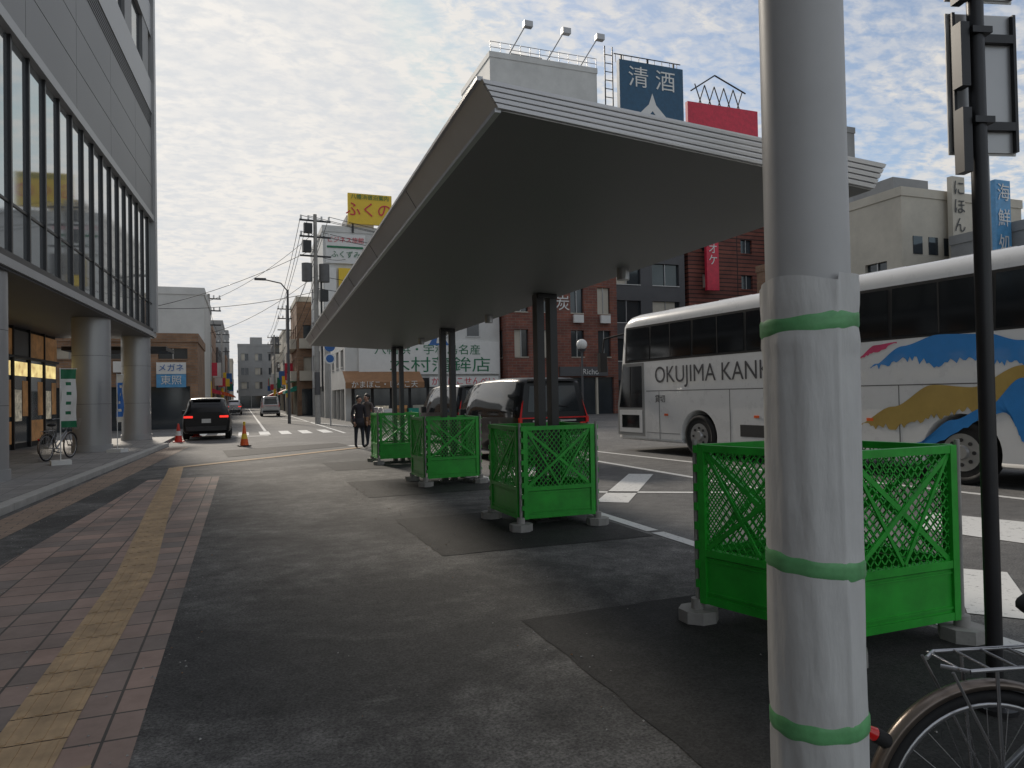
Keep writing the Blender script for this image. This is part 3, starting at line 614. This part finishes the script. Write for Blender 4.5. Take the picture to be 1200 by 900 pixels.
# ---------------------------------------------------------------- bicycles
def bike():
    g=MB(); R=.33; ax=(0,1,0); chrome=M('chrome_grey',(.42,.42,.43),.28,.9); fr=M('bike_frame_silver',(.30,.31,.33),.3,.6,coat=.4); fen=M('fender_brown_grey',(.20,.165,.14),.3,.7)
    for x in (0,1.1):
        g.torus((x,0,R),ax,R-.018,.018,blk,64,10); g.torus((x,0,R),ax,R-.042,.010,chrome,64,8)
        for k in range(28):
            a=k*2*pi/28; b=a+.5*(1 if k%2 else -1); s=.025*(1 if k%4<2 else -1)
            g.rod((x+.022*cos(b),s,R+.022*sin(b)),(x+(R-.045)*cos(a),0,R+(R-.045)*sin(a)),.0014,chrome,5,caps=False)
        g.rod((x,-.05,R),(x,.05,R),.02,chrome,14)
    def fender(cx,a0,a1):
        secs=[]
        for i in range(41):
            a=a0+(a1-a0)*i/40; rr=R+.022; sec=[]
            for o,h in ((-.027,-.014),(-.018,.0),(0,.006),(.018,0),(.027,-.014),(.017,-.004),(0,.002),(-.017,-.004)): sec.append((cx+(rr+h)*cos(a),o,R+(rr+h)*sin(a)))
            secs.append(sec)
        g.loft(secs,fen)
    fender(0,radians(25),radians(200)); fender(1.1,radians(20),radians(165))
    bb=(.45,0,.28); st=(.30,0,.74); hd=(.90,0,.78); h2=(.93,0,.66)
    for p,q,r in ((bb,st,.015),(bb,h2,.019),((.40,0,.42),(.93,0,.72),.015),(hd,(.95,0,.60),.018)): g.rod(p,q,r,fr,12)
    for s in (-1,1):
        g.rod((0,s*.055,R),(bb[0],s*.03,bb[2]),.009,fr); g.rod((0,s*.055,R),(.33,s*.02,.66),.008,fr)
        g.rod((.95,s*.045,.60),(1.1,s*.05,R),.011,fr)
        g.rod((0,s*.06,R),(-.02,s*.07,.735),.005,chrome); g.rod((.06,s*.06,R),(-.14,s*.065,.735),.004,chrome)
        g.tube([(.34,s*.03,.74),(.2,s*.07,.745),(-.10,s*.075,.74),(-.15,s*.03,.74)],.006,chrome)
        g.rod((0,s*.06,R),(-.36,s*.0,.45),.003,chrome)
    for i in range(5): g.rod((.2-.08*i,-.07,.742),(.2-.08*i,.07,.742),.004,chrome)
    g.tube([(0,.075,R),(-.05,.16,.02)],.008,chrome); 
    g.rod(st,(.27,0,.84),.013,chrome); g.sphere((.24,0,.88),.12,blk,16,(1.1,.75,.35)); 
    g.tube([hd,(.86,0,1.0),(.86,.0,1.02)],.013,chrome)
    for s in (-1,1): g.tube([(.86,0,1.02),(.92,s*.1,1.03),(.86,s*.24,1.02),(.70,s*.28,1.0)],.011,chrome); g.rod((.76,s*.265,1.01),(.66,s*.285,.995),.017,blk)
    for z in (.75,.84,.92,1.0):
        w=.13+.05*(z-.75)*4; l0,l1=1.0-.02,1.25+.06*(z-.75)*4
        g.tube([(l0,-w,z),(l1,-w,z),(l1,w,z),(l0,w,z),(l0,-w,z)],.003,chrome,6)
    for k in range(9):
        yy=-.13+.26*k/8; g.rod((1.25,yy,.75),(1.31,yy*1.38,1.0),.002,chrome,5); g.rod((.98,yy,.75),(.98,yy*1.38,1.0),.002,chrome,5)
        xx=1.0+.25*k/8; g.rod((xx,-.13,.75),(xx,-.18,1.0),.002,chrome,5); g.rod((xx,.13,.75),(xx,.18,1.0),.002,chrome,5); g.rod((xx,-.13,.75),(xx,.13,.75),.002,chrome,5)
    g.torus((.45,0,.28),ax,.085,.005,chrome,28,6); g.rod((.45,-.08,.28),(.45,.08,.28),.012,chrome)
    for s in (-1,1): g.rod((.45,s*.08,.28),(.45+s*.12,s*.09,.20),.008,chrome); g.box(.40+s*.12,.50+s*.12,s*.13-.045,s*.13+.045,.185,.205,blk)
    g.tube([(.45,-.04,.365),(0,-.04,.37)],.004,blk); g.tube([(.45,-.04,.195),(0,-.04,.29)],.004,blk)
    g.rod((-.325,0,.550),(-.347,0,.562),.019,redl,18,.015); g.rod((-.29,0,.528),(-.325,0,.550),.021,blk,14)
    return g
bk=bike().build('bicycle',frame(1.925,1.395,-.30,0.0))
def inst(ob,m,name):
    o=bpy.data.objects.new(name,ob.data); scene.collection.objects.link(o); o.matrix_basis=m; return o
inst(bk,frame(-4.5,20.2,1.3,.12),'bicycle')
for k in range(6): inst(bk,frame(5.6+.05*k,36.5+.65*k,.25+.05*(k%3)),'bicycle')
# ---------------------------------------------------------------- cones, flags
conered=M('cone_red',(.65,.04,.025),.45)
def cone(x,y,col,top):
    g=MB(); g.prism([(-.19,-.17),(-.17,-.19),(.17,-.19),(.19,-.17),(.19,.17),(.17,.19),(-.17,.19),(-.19,.17)],0,.04,blk if top else col); g.rod((0,0,.04),(0,0,.25),.14,col,20,.105); g.rod((0,0,.25),(0,0,.42),.105,signw if not top else yel,20,.072); g.rod((0,0,.42),(0,0,.70),.072,col,20,.03); 
    if top: g.rod((0,0,.70),(0,0,.82),.04,yel,12)
    g.build('traffic_cone',frame(x,y,.2))
cone(0.02,25.2,orange,True); cone(-2.3,29.5,conered,False); cone(-1.9,33.5,conered,False)
def flag(x,y,c1,c2,rz):
    g=MB(); g.prism([(-.2,-.2),(.2,-.2),(.2,.2),(-.2,.2)],.12,.22,signw); g.rod((0,0,.2),(0,0,2.35),.012,signw,8); g.rod((0,0,2.33),(.34,0,2.33),.008,signw,8)
    n=18; vs=[]
    for i in range(n+1):
        z=2.32-1.35*i/n
        for j in range(7): vs.append((.01+.31*j/6-.01*sin(i*.6),.03*sin(i*.5+j*.8)+.01*i/n,z))
    f=lambda c:[(i*7+j,(i+1)*7+j,(i+1)*7+j+1,i*7+j+1) for i in range(n) for j in range(6) if c(i,j)]
    k=lambda i,j:i<3 or i>15 or (i%3==1 and 1<j<4)
    g.add(vs,f(k),c1,True); g.add(vs,f(lambda i,j:not k(i,j)),c2,True)
    g.build('banner_flag',frame(x,y,rz))
flag(-3.95,19.0,greent,signw,.3); flag(-3.35,22.8,offw,blue,1.2)
# ---------------------------------------------------------------- poles / wires
trg=M('transformer_grey',(.13,.13,.13),.5)
def upole(x,y,full=True,h=13,name='utility_pole'):
    g=MB(); pm=conc
    g.rod((0,0,0),(0,0,h),.17,pm,16,.11)
    for z in (h-.4,h-1.4,h-2.6): g.beam((-.95,0,z),(.95,0,z),.1,.1,dkmetal)
    for z in (h-.4,h-1.4):
        for xx in (-.85,-.4,.4,.85): g.rod((xx,0,z+.05),(xx,0,z+.3),.06,signw,8)
    if full:
        for xx in (-.55,.5): g.rod((xx,-.1,h-4.2),(xx,-.1,h-3.1),.32,trg,16)
        g.box(-.8,-.3,-.35,.1,h-2.4,h-1.7,dkmetal); g.box(.2,.7,-.3,.1,h-5.4,h-4.7,dkmetal); g.box(-.7,-.2,-.2,.1,h-1.2,h-.6,dkmetal)
        g.rod((.3,-.1,2),(.3,-.1,h-4),.06,dkmetal,8)
    g.rod((0,0,1.8),(0,0,3.2),.178,yel if not full else dgrey,16,.17)
    g.build(name,frame(x,y,.1))
upole(4.3,45.2); upole(4.4,78,False,11.5); upole(4.3,108,False,11); upole(-2.6,64,False,10.5); upole(-2.5,98,False,10.5)
g=MB()
def wire(a,b,sag):
    a=Vector(a);b=Vector(b);p=[a.lerp(b,i/12)-Vector((0,0,sag*4*(i/12)*(1-i/12))) for i in range(13)]
    for u,v in zip(p[:-1],p[1:]): g.rod(u,v,.018,blk,4,caps=False)
for dx,z in ((-.85,12.9),(-.4,12.9),(.85,12.9),(-.85,11.9),(.4,11.9),(0,9.2),(.1,8.4)):
    wire((4.3+dx,45.2,z),(4.4+dx,78,z-1.5),.5); wire((4.4+dx,78,z-1.5),(4.3+dx,108,z-2),.5)
    wire((4.3+dx,45.2,z),(30+dx,60,z+2),.8)
for z in (11.9,9.2): wire((4.3,45.2,z),(-2.6,64,z-2),.5); wire((4.3,45.2,z-1),(-6,54,8),.4); wire((-2.6,64,z-2.4),(-2.5,98,z-2.4),.5)
wire((4.3,45.2,10.5),(8,59,13),.2)
g.build('power_lines')
g=MB(); g.rod((0,0,0),(0,0,8.6),.10,dgrey,14,.07); g.tube([(0,0,8.5),(-.4,0,9.0),(-1.4,0,9.2)],.04,dgrey); g.box(-2.0,-1.3,-.12,.12,9.15,9.28,dgrey); g.build('street_light',frame(2.75,47.5,0))
g=MB(); g.rod((0,0,0),(0,0,4.9),.04,alu,10); g.rod((0,-.06,4.5),(0,-.09,4.5),.3,blue,24); g.rod((0,-.06,3.8),(0,-.09,3.8),.3,signw,24); g.rod((0,-.09,3.8),(0,-.095,3.8),.22,blue,24); g.build('traffic_sign',frame(4.6,41,0))
g=MB(); g.rod((0,0,0),(0,0,3.7),.05,dgrey,12); g.rod((0,0,3.6),(0,0,3.75),.08,dgrey,12,.22); g.sphere((0,0,3.98),.27,signw,18); g.build('globe_street_lamp',frame(15.7,31.5,0))
g=MB(); g.rod((0,0,0),(0,0,4.6),.04,alu,10); g.add([(-.5,-.06,4.0),(.5,-.06,4.0),(0,-.06,4.85),(-.5,-.07,4.0),(.5,-.07,4.0),(0,-.07,4.85)],[(0,2,1),(3,4,5)],blue); g.add([(-.12,-.075,4.1),(.12,-.075,4.1),(.05,-.075,4.5),(-.05,-.075,4.5)],[(0,1,2,3)],signw); g.build('crossing_sign',frame(8.8,33,0))
# ---------------------------------------------------------------- people
def person(x,y,rz,h,coat,stride=.1,armb=.1):
    k=h/1.70
    pts=[('pel',0,0,.92,.13,.10),('waist',0,0,1.08,.125,.09),('chest',0,.0,1.28,.155,.11),('neckb',0,-.01,1.43,.07,.065),('neck',0,-.02,1.49,.048,.05),('head',0,-.03,1.58,.072,.085),('top',0,-.02,1.66,.06,.07)]
    ed=[(0,1),(1,2),(2,3),(3,4),(4,5),(5,6)]
    for s in (-1,1):
        b=len(pts); st=stride*s
        pts+= [('h',s*.09,0,.86,.095,.09),('k',s*.10,-st*.6-.01,.48,.062,.062),('a',s*.10,-st,.09,.042,.042),('t',s*.11,-st-.14,.035,.038,.03)]
        ed+=[(0,b),(b,b+1),(b+1,b+2),(b+2,b+3)]
        b=len(pts)
        pts+= [('sh',s*.17,0,1.38,.06,.06),('el',s*.23,.03,1.10,.048,.048),('wr',s*.22,-armb,.86,.034,.034),('hd',s*.215,-armb-.03,.78,.03,.022)]
        ed+=[(2,b),(b,b+1),(b+1,b+2),(b+2,b+3)]
    me=bpy.data.meshes.new('p'); me.from_pydata([(p[1]*k,p[2]*k,p[3]*k) for p in pts],ed,[]); ob=bpy.data.objects.new('p',me); scene.collection.objects.link(ob)
    ob.modifiers.new('s','SKIN'); sk=me.skin_vertices[0].data
    for i,p in enumerate(pts): sk[i].radius=(p[4]*k,p[5]*k)
    sk[0].use_root=True
    sb=ob.modifiers.new('ss','SUBSURF'); sb.levels=2
    bpy.context.view_layer.update()
    m2=bpy.data.meshes.new_from_object(ob.evaluated_get(bpy.context.evaluated_depsgraph_get())); bpy.data.objects.remove(ob)
    for m in (coat,jean,skin,blk): m2.materials.append(m)
    for p in m2.polygons:
        z=p.center.z/k; xx=abs(p.center.x)/k
        p.material_index= 2 if (z>1.45 or (z<.86 and xx>.17)) else 0 if z>.80 else 1 if z>.09 else 3
        p.use_smooth=True
    b=bpy.data.objects.new('body_and_clothes',m2); scene.collection.objects.link(b)
    g=MB(); g.sphere((0,.005*k,1.605*k),.105*k,hairm,18,(.92,1.0,1.02)); 
    g.sphere((0,-.05*k,1.565*k),.082*k,skin,16,(.9,.85,1.1)); g.sphere((0,-.122*k,1.56*k),.014*k,skin,8)
    for s in (-1,1): g.sphere((s*.03*k,-.115*k,1.58*k),.010*k,blk,8); g.sphere((s*.085*k,-.03*k,1.56*k),.02*k,skin,8,(.5,1,1.4))
    g.box(-.022*k,.022*k,-.124*k,-.115*k,1.522*k,1.528*k,redm)
    n=20; g.loft([[(.17*k*cos(t*2*pi/n),.12*k*sin(t*2*pi/n),.98*k) for t in range(n)],[(.205*k*cos(t*2*pi/n),.155*k*sin(t*2*pi/n),.68*k) for t in range(n)]],coat)
    for s in (-1,1):
        for f in range(4): g.rod((s*.215*k,-(armb+.055-.018*f)*k,.775*k),(s*.212*k,-(armb+.06-.018*f)*k,(.70+.008*abs(f-1))*k),.008*k,skin,6,.006*k)
        g.rod((s*.205*k,-(armb+.06)*k,.80*k),(s*.19*k,-(armb+.09)*k,.75*k),.009*k,skin,6,.007*k)
    g.box(.20*k,.28*k,-.12*k,.14*k,.75*k,1.0*k,brownaw); g.tube([(.22*k,0,1.0*k),(.16*k,0,1.42*k)],.01,brownaw)
    group('pedestrian',frame(x,y,rz),[b,g.build('head_hair_and_bag')])
person(3.30,21.9,.3,1.6,coatm,.06); person(3.62,22.3,-.9,1.66,coat2,.12)
# ---------------------------------------------------------------- world
AZ=-10; EL=28
w=bpy.data.worlds.new('World'); scene.world=w; w.use_nodes=True; nt=w.node_tree; N=nt.nodes; L=nt.links
bg=N['Background']; bg.inputs['Strength'].default_value=.132
sky=N.new('ShaderNodeTexSky'); sky.sky_type='NISHITA'; sky.sun_disc=False; sky.sun_elevation=radians(EL); sky.sun_rotation=radians(AZ); sky.air_density=1.; sky.dust_density=.6; sky.ozone_density=1.5
tc=N.new('ShaderNodeTexCoord'); nm=N.new('ShaderNodeVectorMath'); nm.operation='NORMALIZE'; L.new(tc.outputs['Generated'],nm.inputs[0])
sx=N.new('ShaderNodeSeparateXYZ'); L.new(nm.outputs[0],sx.inputs[0])
def mr(x,a,b,c=0,d=1):
    r=N.new('ShaderNodeMapRange'); r.inputs[1].default_value=a; r.inputs[2].default_value=b; r.inputs[3].default_value=c; r.inputs[4].default_value=d; L.new(x,r.inputs[0]); return r.outputs[0]
def mth(op,a,b):
    m=N.new('ShaderNodeMath'); m.operation=op
    for i,v in enumerate((a,b)):
        if isinstance(v,(int,float)): m.inputs[i].default_value=v
        else: L.new(v,m.inputs[i])
    return m.outputs[0]
za=mth('ADD',mth('MAXIMUM',sx.outputs[2],0),.16)
dv=N.new('ShaderNodeVectorMath'); dv.operation='DIVIDE'; L.new(nm.outputs[0],dv.inputs[0])
cb=N.new('ShaderNodeCombineXYZ'); [L.new(za,cb.inputs[i]) for i in range(2)]; cb.inputs[2].default_value=1000; L.new(cb.outputs[0],dv.inputs[1])
def noise(s,d,ro,dist=0,st=1,rot=.5):
    mp=N.new('ShaderNodeMapping'); mp.inputs['Rotation'].default_value=(0,0,rot); mp.inputs['Scale'].default_value=(1,st,1); L.new(dv.outputs[0],mp.inputs[0])
    n=N.new('ShaderNodeTexNoise'); n.inputs['Scale'].default_value=s; n.inputs['Detail'].default_value=d; n.inputs['Roughness'].default_value=ro; n.inputs['Distortion'].default_value=dist; L.new(mp.outputs[0],n.inputs['Vector']); return n.outputs['Fac']
big=mr(noise(1.3,6,.6,.5),.38,.60); mid_=mr(noise(5,6,.6,.3,1.6,.2),.38,.60); small=mr(noise(19,5,.6,.25,1.5),.38,.60)
dt=N.new('ShaderNodeVectorMath'); dt.operation='DOT_PRODUCT'; L.new(nm.outputs[0],dt.inputs[0])
Sd=Vector((sin(radians(AZ))*cos(radians(EL)),cos(radians(AZ))*cos(radians(EL)),sin(radians(EL)))); dt.inputs[1].default_value=Sd
dpos=mth('MAXIMUM',dt.outputs['Value'],0); glow=mth('POWER',dpos,8)
mask=mth('MULTIPLY',mth('ADD',mth('MULTIPLY',big,.50),.42),mth('ADD',mth('MULTIPLY',mth('MULTIPLY',small,mth('ADD',mth('MULTIPLY',mid_,.5),.5)),.75),.35))
mask=mth('MULTIPLY',mask,1.15)
mask=mth('MINIMUM',mth('ADD',mask,mth('MULTIPLY',glow,.22)),.96)
cc=N.new('ShaderNodeVectorMath'); cc.operation='SCALE'; cc.inputs[0].default_value=(1.0,.962,.91); L.new(mth('ADD',mth('MULTIPLY',glow,1.3),5.8),cc.inputs['Scale'])
tint=N.new('ShaderNodeVectorMath'); tint.operation='MULTIPLY'; L.new(sky.outputs[0],tint.inputs[0]); tint.inputs[1].default_value=(.86,.93,.97)
cl=N.new('ShaderNodeVectorMath'); cl.operation='MINIMUM'; L.new(tint.outputs[0],cl.inputs[0]); cl.inputs[1].default_value=(4.7,5.0,5.4)
mx=N.new('ShaderNodeMix'); mx.data_type='RGBA'; L.new(mask,mx.inputs[0]); L.new(cl.outputs[0],mx.inputs[6]); L.new(cc.outputs[0],mx.inputs[7]); L.new(mx.outputs[2],bg.inputs['Color'])
sl=bpy.data.lights.new('sun','SUN'); sl.energy=2.6; sl.angle=radians(7); sl.color=(1,.90,.77); so=bpy.data.objects.new('sun',sl); scene.collection.objects.link(so); so.rotation_euler=(-Sd).to_track_quat('-Z','Y').to_euler()
# ---------------------------------------------------------------- camera
cam=bpy.data.cameras.new('camera'); cam.lens=36*830/1200; cam.sensor_width=36; cam.clip_end=5000; cam.clip_start=.05
co=bpy.data.objects.new('camera',cam); scene.collection.objects.link(co)
co.matrix_basis=Matrix.Translation((0,0,1.5))@Matrix.Rotation(radians(-20.8),4,'Z')@Matrix.Rotation(radians(90+.97),4,'X')@Matrix.Rotation(radians(-1.1),4,'Z')
scene.camera=co
scene.view_settings.view_transform='Standard'; scene.view_settings.look='None'; scene.view_settings.exposure=0
